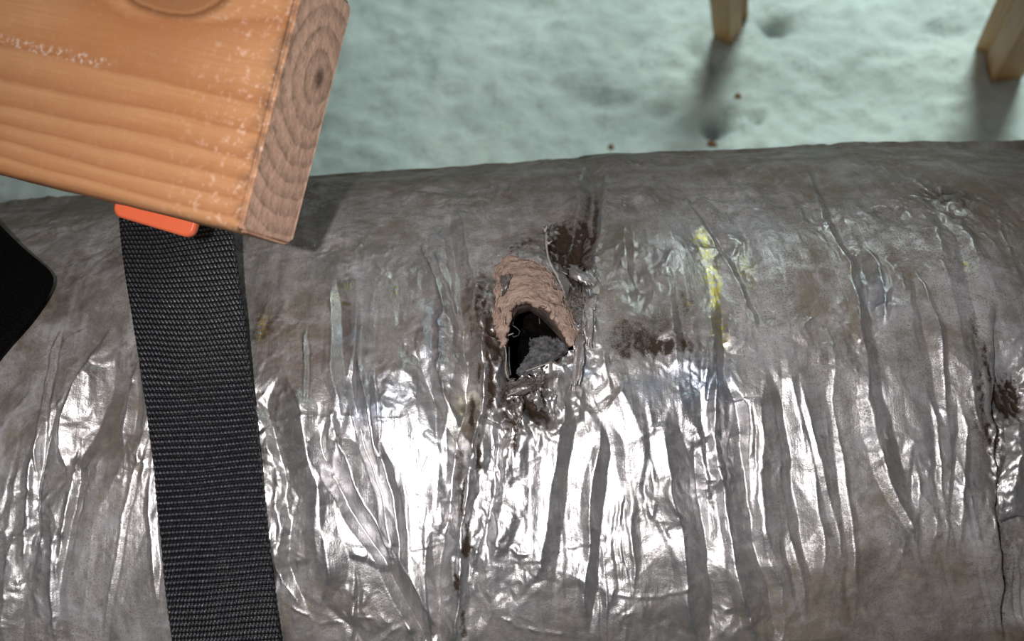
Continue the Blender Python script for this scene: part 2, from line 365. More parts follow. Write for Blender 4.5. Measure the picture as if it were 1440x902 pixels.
creases(
    ([(360, 592), (430, 588), (495, 586)], 7, .0012), ([(520, 592), (575, 586)], 6, .001), ([(600, 610), (672, 655), (720, 610)], 9, .0014), ([(672, 655), (640, 700), (610, 770)], 9, -.0012),
    ([(740, 790), (800, 772), (850, 760), (835, 745)], 6, .0010), ([(690, 765), (740, 780), (762, 800)], 6, .0012), ([(560, 775), (640, 765)], 5, .0008),
    ([(700, 870), (745, 885), (800, 895)], 6, .0010), ([(400, 850), (450, 880), (520, 870)], 5, .0009), ([(860, 838), (930, 842), (1010, 808)], 6, .0010),
    ([(1140, 608), (1200, 630), (1250, 640)], 5, .0006), ([(890, 620), (930, 600), (965, 610), (990, 640), (1000, 700)], 9, .0018), ([(905, 700), (940, 760), (955, 790)], 8, .0015),
    ([(1252, 610), (1275, 670), (1290, 730), (1265, 790)], 9, .0016), ([(1250, 870), (1330, 870)], 5, .0006), ([(40, 500), (90, 470), (120, 455)], 5, .0008), ([(110, 520), (60, 590), (40, 690)], 7, .0012),
    ([(1160, 300), (1180, 352), (1205, 348)], 8, -.0014), ([(1000, 430), (1003, 520)], 6, .001), ([(560, 440), (575, 520), (600, 560)], 7, -.001), ([(1400, 250), (1418, 330), (1436, 380)], 8, .0014),
    ([(410, 570), (450, 640), (462, 720)], 9, .0016), ([(380, 640), (420, 700), (400, 770)], 8, -.0014), ([(500, 780), (560, 800)], 12, .0022), ([(470, 585), (478, 640), (462, 690)], 7, .0016),
    ([(700, 600), (690, 700), (660, 820), (650, 900)], 7, .0018), ([(672, 600), (650, 700), (640, 820)], 7, -.0018), ([(700, 560), (716, 600), (712, 640)], 7, -.0018), ([(735, 545), (752, 590), (765, 620)], 8, -.0018), ([(770, 540), (778, 600)], 8, .0014),
    ([(795, 385), (835, 380), (845, 400)], 8, .0022), ([(800, 400), (815, 440), (820, 480), (815, 520), (808, 560)], 8, .0022), ([(825, 400), (835, 460)], 6, .0018), ([(1215, 470), (1205, 520)], 6, .001))
SXW = Sx+0.0022*gn(Sx/.006, T/.007, 33)+.0012*gn(Sx/.0022, T/.0026, 34); STW = T+0.0035*gn(Sx/.006, T/.009, 35)+.0016*gn(Sx/.0022, T/.0026, 36)
def blob(L, base=None):
    Mk = np.zeros_like(H) if base is None else base
    for (px, py, rx, ry, am) in L:
        s, t = st(px, py); sr = abs(st(px+rx, py)[0]-s); tr = max(abs(st(px, py+ry)[1]-t), abs(st(px, max(py-ry, 235))[1]-t)*0.8)
        c0, c1 = np.searchsorted(sd, [s-3*sr, s+3*sr]); a, b = rows(t-3*tr, t+3*tr)
        q = ((SXW[a:b, c0:c1]-s)/sr)**2+((STW[a:b, c0:c1]-t)/tr)**2
        Mk[a:b, c0:c1] = np.maximum(Mk[a:b, c0:c1], am*np.exp(-q**1.3))
    return Mk
# dents and bulges (metres)
for px, py, rx, ry, am in [(800, 345, 30, 40, -.005), (742, 385, 48, 50, .003), (690, 470, 22, 70, .003), (735, 560, 40, 30, -.003), (1060, 215, 120, 18, .002), (840, 228, 40, 20, -.003), (1440, 560, 30, 40, -.006),
                           (1424, 660, 18, 60, .003), (812, 470, 26, 70, .002)]:
    H += math.copysign(1, am)*blob([(px, py, rx, ry, abs(am))])
near = np.clip(blob([(745, 470, 75, 120, 1)])+blob([(735, 570, 60, 45, 1.0)])+blob([(1430, 650, 30, 120, .22), (120, 560, 30, 70, .3), (985, 660, 40, 50, .3), (450, 640, 60, 60, .25), (640, 560, 40, 60, .3), (1060, 800, 40, 70, .2)]), 0, 1.4)
H += near*(0.0032*tri(wx/0.007, wy/0.011, 51)+0.0015*tri((wx+.4*wy)/0.0035, (wy-.4*wx)/0.0045, 52))
# lap seam at the right edge: the layer beyond it lies lower
tk, sk, _ = prof([(1385, 300), (1398, 420), (1404, 560), (1408, 720), (1412, 900)])
sl = np.interp(T, tk, sk)+0.0012*gn(T/0.01, T*0, 61)
H -= 0.0042*ss(-0.0003, 0.0010, Sx-sl)*ss(st(1400, 400)[1], st(1400, 540)[1], T)*ss(.42, .30, Sx)
H = np.where(front, H, H*0.6)
glint_noise = ss(0.0, 0.25, ridge(Sx/0.0022, T/0.0026, 71)-.35+0.6*gn(Sx/.0014, T/.0014, 72))

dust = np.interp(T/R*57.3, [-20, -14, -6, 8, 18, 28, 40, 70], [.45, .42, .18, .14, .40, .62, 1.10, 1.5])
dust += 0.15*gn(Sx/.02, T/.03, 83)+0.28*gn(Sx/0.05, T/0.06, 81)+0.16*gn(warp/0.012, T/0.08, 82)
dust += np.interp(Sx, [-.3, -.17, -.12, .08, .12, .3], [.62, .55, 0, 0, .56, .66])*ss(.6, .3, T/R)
dust -= 0.6*blob([(142, 496, 10, 16, .7), (130, 530, 17, 26, .9), (108, 570, 20, 32, .9), (92, 630, 10, 36, .8), (60, 610, 8, 46, .7), (38, 710, 9, 70, .7), (20, 850, 24, 60, .5), (1128, 650, 25, 120, .7), (1424, 660, 22, 70, 1), (1235, 400, 26, 60, .6), (480, 470, 60, 60, .3), (1310, 470, 22, 80, .5), (820, 430, 26, 60, .8), (735, 580, 40, 30, .5), (625, 320, 24, 16, .5), (985, 380, 12, 50, .5), (1288, 720, 14, 50, .6), (216, 730, 8, 90, .8), (1355, 680, 8, 70, .5), (1185, 720, 8, 90, .4), (75, 840, 14, 60, .5), (1236, 550, 12, 60, .3), (1330, 560, 10, 60, .5)])
dust -= .7*blob([(990, 345, 14, 26, 1), (1003, 400, 14, 40, 1.2), (1012, 460, 12, 30, 1), (1050, 385, 10, 40, .5), (490, 400, 12, 12, .9), (370, 462, 12, 20, .9), (490, 432, 10, 5, .9), (555, 408, 6, 14, .8)])  # dust thinned where the painted yellow glints sit
dust = np.clip(dust+1.0*blob([(680, 470, 18, 80, .6), (850, 430, 30, 60, .3), (1320, 830, 110, 90, .5), (1210, 830, 80, 60, .4), (1040, 860, 90, 40, .2), (440, 860, 90, 50, .2), (500, 260, 120, 30, .3)]), 0.03, 1.6)
soot = blob([(796, 346, 24, 38, 1.1), (815, 330, 24, 30, .7), (676, 440, 10, 60, .5), (812, 400, 12, 30, .5), (795, 395, 10, 16, .7), (690, 490, 16, 80, .6), (684, 540, 12, 40, .5), (668, 610, 8, 60, .55), (650, 700, 10, 70, .42), (655, 770, 5.5, 13, 1.6), (643, 822, 5, 13, 1.6), (648, 860, 5, 40, .35), (735, 565, 30, 26, .62), (720, 610, 8, 30, .45), (758, 590, 10, 22, .5),  # soot stains, plus painted shade in the slit, crumples and lap-seam gap
             (812, 420, 18, 40, .42), (900, 478, 26, 16, .62), (940, 486, 24, 14, .8), (915, 488, 60, 14, .7), (880, 470, 20, 20, .5), (965, 430, 14, 18, .38), (920, 455, 50, 22, .25), (1335, 262, 40, 18, .30), (1404, 560, 8, 120, .5), (1430, 555, 22, 30, .8), (1410, 700, 3, 200, .6),
             (783, 505, 10, 12, .4), (700, 420, 12, 30, .42), (740, 345, 25, 10, .35), (1250, 285, 50, 10, .16), (835, 290, 12, 40, .3), (660, 420, 10, 50, .3), (1385, 580, 12, 60, .35), (1160, 290, 18, 30, .14), (560, 765, 6, 6, .5), (1425, 800, 16, 60, .22)])
brown = blob([(920, 460, 80, 50, .9), (870, 360, 60, 70, .5), (640, 570, 40, 50, .7), (800, 590, 22, 18, .7), (685, 470, 40, 110, .85), (800, 330, 60, 60, .6), (1330, 260, 110, 40, .7), (480, 265, 120, 28, .5), (390, 400, 60, 60, .6), (1150, 220, 200, 12, .5), (770, 560, 26, 40, .7), (60, 380, 150, 60, .45), (1260, 840, 160, 80, .75), (900, 890, 300, 50, .6), (450, 880, 120, 50, .5), (660, 470, 40, 90, .8), (120, 640, 80, 120, .35), (700, 240, 160, 20, .5)])
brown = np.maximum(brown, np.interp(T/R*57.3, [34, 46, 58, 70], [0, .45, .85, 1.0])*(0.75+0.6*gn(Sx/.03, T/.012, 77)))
yel_glint = blob([(990, 340, 14, 26, 1), (1003, 400, 14, 40, 1.2), (1012, 460, 12, 30, 1), (1050, 380, 12, 40, .5), (965, 432, 10, 12, .8), (490, 400, 12, 12, .9), (370, 462, 12, 20, .9), (490, 432, 10, 5, .9), (555, 408, 6, 14, .8), (1363, 368, 9, 9, .9), (1200, 382, 8, 10, .7), (455, 425, 30, 10, .4), (650, 580, 30, 40, .30), (870, 340, 30, 30, .3)])*glint_noise  # yellow reflections painted as a tint of the foil
blue_glint = blob([(815, 520, 22, 14, .8), (985, 535, 50, 30, .5), (530, 560, 60, 40, .3), (500, 470, 24, 40, .6), (1228, 400, 24, 40, .4), (600, 600, 50, 40, .15), (910, 545, 30, 20, .5), (1040, 280, 90, 40, .3), (610, 470, 20, 60, .4)])  # bluish glints and sheen painted as a tint of the foil
def box(A, n):
    for ax in (0, 1):
        c = np.cumsum(np.concatenate([np.repeat(np.take(A, [0], ax), n+1, ax), A, np.repeat(np.take(A, [-1], ax), n, ax)], ax), ax)
        A = (np.take(c, range(2*n+1, c.shape[ax]), ax)-np.take(c, range(0, c.shape[ax]-2*n-1), ax))/(2*n+1)
    return A
Hb = box(H, 4); wear = np.clip((H-Hb)/0.00016-.35, 0, 1.2)*(dust < 1.4)
dust = np.clip(dust-.55*wear*np.clip(gn(Sx/.012, T/.012, 99)+.75, 0, 1), 0.03, 1.6)
soot = soot*(0.75+0.6*np.clip((Hb-H)/.0002, -.6, 1.2))  # stains and painted shade, darker in the hollows
ang = CA - T/R; rr = R+H
V = np.stack([Sx, rr*np.cos(ang), rr*np.sin(ang)], -1).reshape(-1, 3)
FQ = grid_faces(len(td), len(sd), True)
hole = [st(*p) for p in [(711, 428), (722, 416), (745, 414), (768, 430), (790, 446), (806, 472), (806, 491), (786, 505), (768, 513), (752, 524), (740, 520), (726, 530), (716, 531), (713, 510), (712, 484), (707, 474)]]
cs = (Sx.ravel()[FQ[:, 0]]+Sx.ravel()[FQ[:, 2]])/2; ct = (T.ravel()[FQ[:, 0]]+T.ravel()[FQ[:, 2]])/2
inside = np.zeros(len(cs), bool); sel = np.where((np.abs(cs-hs) < .04) & (np.abs(ct-ht) < .06))[0]
hx = cs[sel]+0.0004*gn(cs[sel]/.002, ct[sel]/.002, 5); hy = ct[sel]+0.0004*gn(cs[sel]/.002, ct[sel]/.002, 6); ins = np.zeros(len(sel), bool)
for i in range(len(hole)):
    (x1, y1), (x2, y2) = hole[i], hole[i-1]
    c = ((y1 > hy) != (y2 > hy)) & (hx < (x2-x1)*(hy-y1)/(y2-y1+1e-12)+x1); ins ^= c
inside[sel] = ins
FQ = FQ[~inside][:, ::-1]
duct = empty('insulated_duct', (0, 0, -R))
tag(duct, 'silver foil-jacketed round duct, dusty and creased, with a torn hole in its side', 'duct')
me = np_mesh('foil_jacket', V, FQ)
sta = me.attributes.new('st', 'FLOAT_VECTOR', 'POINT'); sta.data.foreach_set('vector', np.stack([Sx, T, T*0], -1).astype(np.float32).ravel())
for nm, ch in (('mask', (dust, soot, yel_glint)), ('mask2', (brown, blue_glint, blue_glint))):
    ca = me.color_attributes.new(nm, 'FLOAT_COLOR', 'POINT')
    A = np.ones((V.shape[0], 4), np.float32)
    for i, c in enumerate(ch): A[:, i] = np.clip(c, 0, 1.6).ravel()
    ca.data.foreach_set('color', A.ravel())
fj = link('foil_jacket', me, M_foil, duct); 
def up_local(o): o.matrix_parent_inverse = Matrix.Translation((0, 0, R))
up_local(fj)

def hgt(px, py):                                 # foil height at a pixel
    s, t = st(px, py); i = np.searchsorted(td[:len(td)-90], t); j = np.searchsorted(sd, s)
    return float(H[min(i, len(td)-91), j])
def part(o): up_local(o); return o
# glass wool wall of the hole, and the inner liner, both coloured black for the shade inside
ring = [];
for dpt, k in ((-0.0005, 1.05), (-0.006, 1.15), (-0.014, 1.2), (-0.026, 1.25), (-0.034, 1.1)):
    row = []
    for (s, t) in hole+[hole[0]]:
        n = 0.0012*float(gn(s*900, dpt*700+t*300, 9))
        row.append(surf(hs+(s-hs)*k+n, ht+(t-ht)*k+n, dpt))
    ring.append(row)
part(grid_obj('insulation_wall', ring, M_wall, duct, 0.0))
Ai, Bi = np.meshgrid(np.linspace(0, 2*np.pi, 97), np.linspace(-.95, .95, 60), indexing='ij')
rl = 0.165+0.0015*np.cos(Bi/0.012)
part(grid_obj('inner_liner', np.stack([Bi, rl*np.cos(Ai), rl*np.sin(Ai)], -1), M_black, duct, 0.001))

# brown flap of insulation hooding the hole
def loft(rowsP, nu, nv, bulge, seed, amp):
    rows_ = []
    for rp in rowsP:
        q = np.array([[*st(p[0], p[1], p[2]), p[2]] for p in rp]); u = np.linspace(0, 1, len(rp)); uu = np.linspace(0, 1, nu)
        q2 = np.stack([np.interp(uu, u, q[:, i]) for i in range(3)], 1)
        for _ in range(3): q2[1:-1] = (q2[:-2]+2*q2[1:-1]+q2[2:])/4
        rows_.append(q2)
    A = np.array(rows_); v = np.linspace(0, 1, len(rows_)); vv = np.linspace(0, 1, nv); out = np.zeros((nv, nu, 3))
    for i in range(nu):
        for c in range(3): out[:, i, c] = np.interp(vv, v, A[:, i, c])
    for _ in range(2): out[1:-1] = (out[:-2]+2*out[1:-1]+out[2:])/4
    s, t, h = out[..., 0], out[..., 1], out[..., 2]
    h = h+amp*(gn(s/.006, t/.004, seed)+.7*ridge(s/.0035, t/.002, seed+1)*.6+.5*gn(s/.0015, t/.001, seed+2))
    if nv == 70: s = s+.0014*gn(s/.005, t/.005, 301)+.0007*gn(s/.0017, t/.0017, 302); t = t+.0016*gn(s/.005, t/.005, 303)*(np.linspace(1, .2, nv)[:, None])+.0009*gn(s/.0017, t/.0017, 304)
    b = CA-t/R; r = R+h
    return np.stack([s, r*np.cos(b), r*np.sin(b)], -1)
flap = loft([
    [(686, 440, -.001), (686, 392, -.001), (694, 366, -.001), (712, 352, -.001), (726, 356, -.001), (744, 346, -.001), (764, 364, -.001), (786, 400, -.001), (802, 430, -.001), (816, 470, -.001)],
    [(695, 455, .003), (699, 400, .004), (712, 375, .005), (740, 364, .005), (766, 380, .005), (786, 410, .005), (800, 440, .004), (812, 478, .002)],
    [(700, 475, .004), (704, 425, .006), (716, 400, .008), (742, 392, .009), (766, 402, .009), (784, 424, .008), (798, 450, .006), (810, 482, .003)],
    [(705, 490, .004), (710, 448, .007), (720, 427, .010), (742, 421, .012), (765, 430, .012), (782, 444, .010), (796, 460, .007), (808, 484, .003)]],
    90, 70, 0, 91, 0.0007)
fo = part(grid_obj('insulation_flap', flap, M_flap, duct, 0.0022, 1)); fo['label'] = 'brown fibrous flap of insulation arching over the hole'
# loose fibres combed over the flap
fr_ = random.Random(5); FV = []; FF = []
for k in range(420):
    iu = fr_.randrange(3, 86); iv = fr_.randrange(4, 69); p = Vector(flap[iv, iu]); nrm = Vector((0, p.y, p.z)).normalized()
    d = Vector(flap[iv, min(iu+3, 89)])-Vector(flap[iv, iu-3]); d = (d.normalized()+Vector((fr_.uniform(-.5, .5), fr_.uniform(-.5, .5), fr_.uniform(-.5, .5)))).normalized()
    Lf = fr_.uniform(.003, .010); wv = d.cross(nrm).normalized()*.00011; base = len(FV)
    for q in range(5):
        f = q/4-.5; c = p+d*Lf*f+nrm*(.0004-.0055*f*f*(Lf/.01)**2*4)+wv*math.sin(q*1.7+k)*2; FV += [c-wv, c+wv]
    FF += [(base+2*q, base+2*q+1, base+2*q+3, base+2*q+2) for q in range(4)]
ff = part(link('loose_fibres', np_mesh('loose_fibres', FV, FF), simple('pale_brown_fibre', (.42, .29, .23), (.62, .48, .40), 300, .9), duct)); ff['kind'] = 'stuff'
# underside of the rim, a greyer curl
rim = loft([
    [(706, 492, .003), (711, 450, .006), (721, 428, .009), (742, 423, .010), (765, 433, .010), (782, 447, .008), (796, 463, .006), (806, 486, .002)],
    [(712, 494, .000), (718, 455, .002), (728, 436, .004), (745, 432, .004), (764, 443, .004), (780, 460, .003), (792, 474, .001), (800, 490, -.001)],
    [(713, 494, -.003), (719, 460, -.004), (729, 442, -.004), (745, 438, -.004), (760, 448, -.004), (776, 464, -.004), (788, 478, -.004), (797, 490, -.004)]],
    70, 24, 0, 95, 0.0004)
part(grid_obj('flap_rim', rim, simple('grey_brown_rim', (0.06, 0.045, 0.04), (0.20, 0.155, 0.135), 200, 0.95, .001, .1), duct, 0.0008, 1))
# grey crumpled fragment seen inside the hole
def sheet(name, poly_rows, mat, nu=26, nv=18, seed=1, amp=.0012, thick=.0003):
    P = loft(poly_rows, nu, nv, 0, seed, amp); return part(grid_obj(name, P, mat, duct, thick, 0))
def rag(o, seed):                                  # ragged outline: drop random boundary faces
    rnd = random.Random(seed); bm = bmesh.new(); bm.from_mesh(o.data); 
    for _ in range(2):
        fs = [f for f in bm.faces if any(len(e.link_faces) == 1 for e in f.edges) and rnd.random() < .38]
        bmesh.ops.delete(bm, geom=fs, context='FACES')
    bm.to_mesh(o.data); bm.free(); return o
rag(sheet('loose_fragment', [[(743, 475, -.004), (760, 473, -.003), (782, 474, -.004), (790, 480, -.004), (798, 486, -.004)],
    [(744, 492, -.003), (758, 490, -.002), (775, 492, -.003), (790, 494, -.003), (800, 494, -.002)],
    [(736, 506, -.003), (750, 508, -.002), (768, 508, -.003), (780, 506, -.001), (790, 502, 0.0)],
    [(722, 528, -.001), (735, 528, .000), (748, 526, .000), (757, 522, .000), (766, 514, .000)]], M_ash, 44, 34, 3, .0008), 2)
for i, (pr, m) in enumerate([
    ([[(752, 528, .002), (762, 522, .003)], [(748, 522, .003), (760, 517, .004)]], M_foil_bare),
    ([[(776, 374, .012), (790, 382, .010)], [(784, 388, .013), (803, 400, .008)], [(792, 408, .011), (801, 408, .007)], [(795, 424, .008), (798, 420, .006)]], M_foil_grey),
    ([[(802, 405, .004), (822, 402, .006)], [(800, 430, .006), (824, 436, .004)], [(808, 456, .004), (826, 470, .006)]], M_foil_dark),
    ([[(822, 410, .003), (840, 414, .006)], [(818, 440, .006), (836, 444, .004)], [(822, 486, .003), (832, 490, .005)]], M_foil_grey),
    ([[(812, 468, .004), (822, 466, .006)], [(806, 500, .004), (822, 504, .006)], [(800, 548, .002), (814, 552, .004)]], M_foil_grey),
    ([[(806, 452, .006), (814, 458, .005)], [(810, 462, .006), (820, 464, .005)]], M_foil_bare),
    ([[(712, 533, .001), (742, 531, .002), (770, 515, .001)], [(711, 548, .003), (740, 548, .004), (768, 532, .003)], [(712, 560, .002), (742, 556, .002), (764, 545, .001)]], M_foil_dark),
    ([[(744, 557, .002), (757, 549, .004)], [(750, 566, .004), (762, 556, .003)], [(756, 580, .002), (766, 572, .001)]], M_foil_bare),
    ([[(716, 560, .001), (734, 558, .003)], [(718, 578, .003), (738, 576, .003)], [(724, 598, .001), (732, 604, .001)]], M_foil_dark),
    ([[(764, 556, .001), (780, 545, .003)], [(766, 566, .004), (784, 562, .003)], [(776, 590, .001), (782, 584, .001)]], M_foil_bare),
    ([[(702, 388, .010), (720, 386, .011)], [(704, 400, .010), (716, 400, .011)], [(704, 416, .009), (709, 414, .010)]], M_foil_dark),
    ([[(800, 372, .001), (826, 380, .003), (838, 374, .001)], [(796, 384, .003), (820, 392, .004), (842, 386, .002)], [(806, 396, .001), (826, 402, .003), (842, 402, .001)]], M_foil_bare),
    ([[(706, 480, .002), (712, 486, .001)], [(708, 512, .004), (714, 512, .002)], [(712, 530, .002), (717, 532, .001)]], M_foil_dark)]):
    rag(sheet('foil_shred', pr, m, 16, 14, 20+i, .0011, .00015), i)
# crumpled bare foil in the lap at the right edge
lapf = sheet('crumpled_foil_patch', [[(1412, 600, .001), (1432, 596, .004), (1470, 600, .002)], [(1414, 640, .003), (1436, 640, .007), (1475, 640, .002)], [(1402, 690, .004), (1428, 680, .007), (1470, 680, .003)],
    [(1404, 735, .001), (1425, 725, .004), (1470, 730, .001)]], M_foil_bare, 40, 44, 40, .0010)
lapf['label'] = 'bright crumpled bare foil poking out of the lap seam'
# pale frayed edge standing above the slit
pts = [hit(x, y, h) for x, y, h in [(767, 318, .003), (768, 330, .005), (768, 342, .006), (769, 352, .007), (771, 364, .008), (775, 374, .009), (783, 386, .010), (789, 400, .009), (795, 414, .007)]]
te = part(tube('frayed_foil_edge', pts, [.0004, .0006, .0007, .0006, .0006, .0006, .0008, .0006, .0004], M_paper, duct, 6, .5)); te['label'] = 'pale frayed edge of the torn foil'
for a in ([(767, 326), (764, 319), (761, 321)], [(767, 324), (770, 316)], [(768, 344), (774, 341), (777, 338)], [(768, 340), (773, 343)], [(781, 386), (788, 382), (798, 386)]):
    part(tube('fray', [hit(x, y, .006) for x, y in a], [.0005, .0004, .0002][:len(a)], M_paper, duct, 5))
for a, h, m in (([(722, 452), (721, 458), (726, 461), (731, 466), (729, 472), (722, 474), (720, 471)], -.002, M_ash), ([(705, 474), (714, 472), (722, 469)], .003, M_thread), ([(706, 479), (715, 478)], .003, M_thread),
             ([(709, 480), (712, 500), (711, 520), (714, 532)], .003, M_thread), ([(716, 488), (716, 510), (718, 528)], .001, M_ash), ([(714, 556), (726, 552), (740, 544)], .004, M_thread), ([(758, 447), (759, 456)], 0, M_ash), ([(740, 522), (760, 515), (776, 509)], .001, M_thread)):
    part(tube('fibre', [hit(x, y, h) for x, y in a], .00028, m, duct, 5))

# ------------------------------------------------------------------ webbing strap
def web_mat(name, c1, c2):
    t = NT(name); co = t.obj(); n = t.noise(co, 1500, 2, .5); n2 = t.noise(co, 70, 3, .6)
    a = t.n('Attribute', attribute_name='mask').outputs['Color']
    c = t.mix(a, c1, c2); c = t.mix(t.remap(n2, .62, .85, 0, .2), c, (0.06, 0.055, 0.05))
    return t.done(t.bsdf(c, t.remap(n, .3, .7, .28, .5), 0, t.bump(n, .6, .0002), .55))
M_web = web_mat('black_webbing', (0.002, 0.002, 0.005), (0.13, 0.13, 0.15))
lp = [(163, 262, .022), (166, 290, .019), (172, 360, .013), (184, 440, .009), (194, 500, .006), (206, 580, .0035), (216, 660, .003), (225, 760, .003), (240, 902, .003), (246, 960, .003)]
rp_ = [(322, 290, .022), (329, 330, .019), (336, 390, .013), (345, 450, .009), (352, 510, .006), (361, 590, .0035), (369, 670, .003), (380, 770, .003), (395, 902, .003), (401, 960, .003)]
ll = np.array([[*st(*p), p[2]] for p in lp]); lr = np.array([[*st(*p), p[2]] for p in rp_])
tt = np.arange(ll[-1, 1], ll[0, 1], 0.00030); 
def I(a, c): return np.interp(tt, a[::-1, 1], a[::-1, c])
u = np.linspace(0, 1, 190)
SL, SR, HL, HR = I(ll, 0), I(lr, 0), I(ll, 2), I(lr, 2)
SS_ = SL[:, None]*(1-u)+SR[:, None]*u; HH = HL[:, None]*(1-u)+HR[:, None]*u; TT_ = np.repeat(tt[:, None], len(u), 1)
shift = -0.0022*np.exp(-((u-0)/.25)**2)[None, :]*ss(0.02, 0.075, TT_)*1.0
row = (TT_+shift+0.0005*gn(SS_/.02, TT_/.02, 3))/0.00235; colm = u[None, :]*30
bumpv = np.abs(np.sin(np.pi*row))**0.8*(0.45+0.55*np.abs(np.sin(np.pi*(colm+0.5*np.floor(row)))))
glint_paint = np.clip(bumpv-.62, 0, 1)*2.6*(0.3+0.7*np.repeat(np.repeat(rng.random((bumpv.shape[0]//5+1, bumpv.shape[1]//4+1)), 5, 0), 4, 1)[:bumpv.shape[0], :bumpv.shape[1]])  # thread glints painted as paler colour on the weave tops
edge = np.minimum(u, 1-u)[None, :]*50
HB_ = box(H, 14); ri = np.clip(np.searchsorted(td[:len(td)-90], TT_.ravel()), 0, len(td)-91); ci = np.searchsorted(sd, SS_.ravel())
HH = np.maximum(HH, HB_[ri, ci].reshape(TT_.shape)+.0022)
HH = HH+0.0010*bumpv*np.clip(edge, 0, 1)**.5+0.0008*gn(SS_/.03, TT_/.05, 8)-.0006*np.clip(1-edge/1.2, 0, 1)
SS_ = SS_+0.00010*np.sin(2*np.pi*row)*(np.clip(1-edge, 0, 1))*np.sign(u-.5)[None, :]
b = CA-TT_/R; r = R+HH
# continue below the frame round the underside, coarse
P = np.stack([SS_, r*np.cos(b), r*np.sin(b)], -1)
tc = np.linspace(ll[-1, 1]-math.pi*R*0.95, ll[-1, 1]-.002, 90); k = np.ones_like(tc)
dsdt = (SL[30]-SL[0])/(tt[30]-tt[0])
sc_ = (SL[0]+(tc-tt[0])*dsdt*ss(-.4, 0, tc-tt[0])*.3)[:, None]+(SR[0]-SL[0])*u[None, :]
bb = (CA-tc/R)[:, None]+0*u[None, :]; P2 = np.stack([sc_, (R+.006)*np.cos(bb), (R+.006)*np.sin(bb)], -1)
Pall = np.concatenate([P2, P]); G = np.concatenate([np.zeros((90, len(u))), glint_paint])
me = np_mesh('webbing_strap', Pall.reshape(-1, 3), grid_faces(*Pall.shape[:2]))
ca = me.color_attributes.new('mask', 'FLOAT_COLOR', 'POINT'); ca.data.foreach_set('color', np.repeat(np.clip(G, 0, 1).ravel()[:, None], 4, 1).astype(np.float32).ravel())
so = link('webbing_strap', me, M_web); m = so.modifiers.new('t', 'SOLIDIFY'); m.thickness = .0012; m.offset = -1
tag(so, 'black woven nylon webbing strap wrapped over the foil duct below the timber', 'strap')

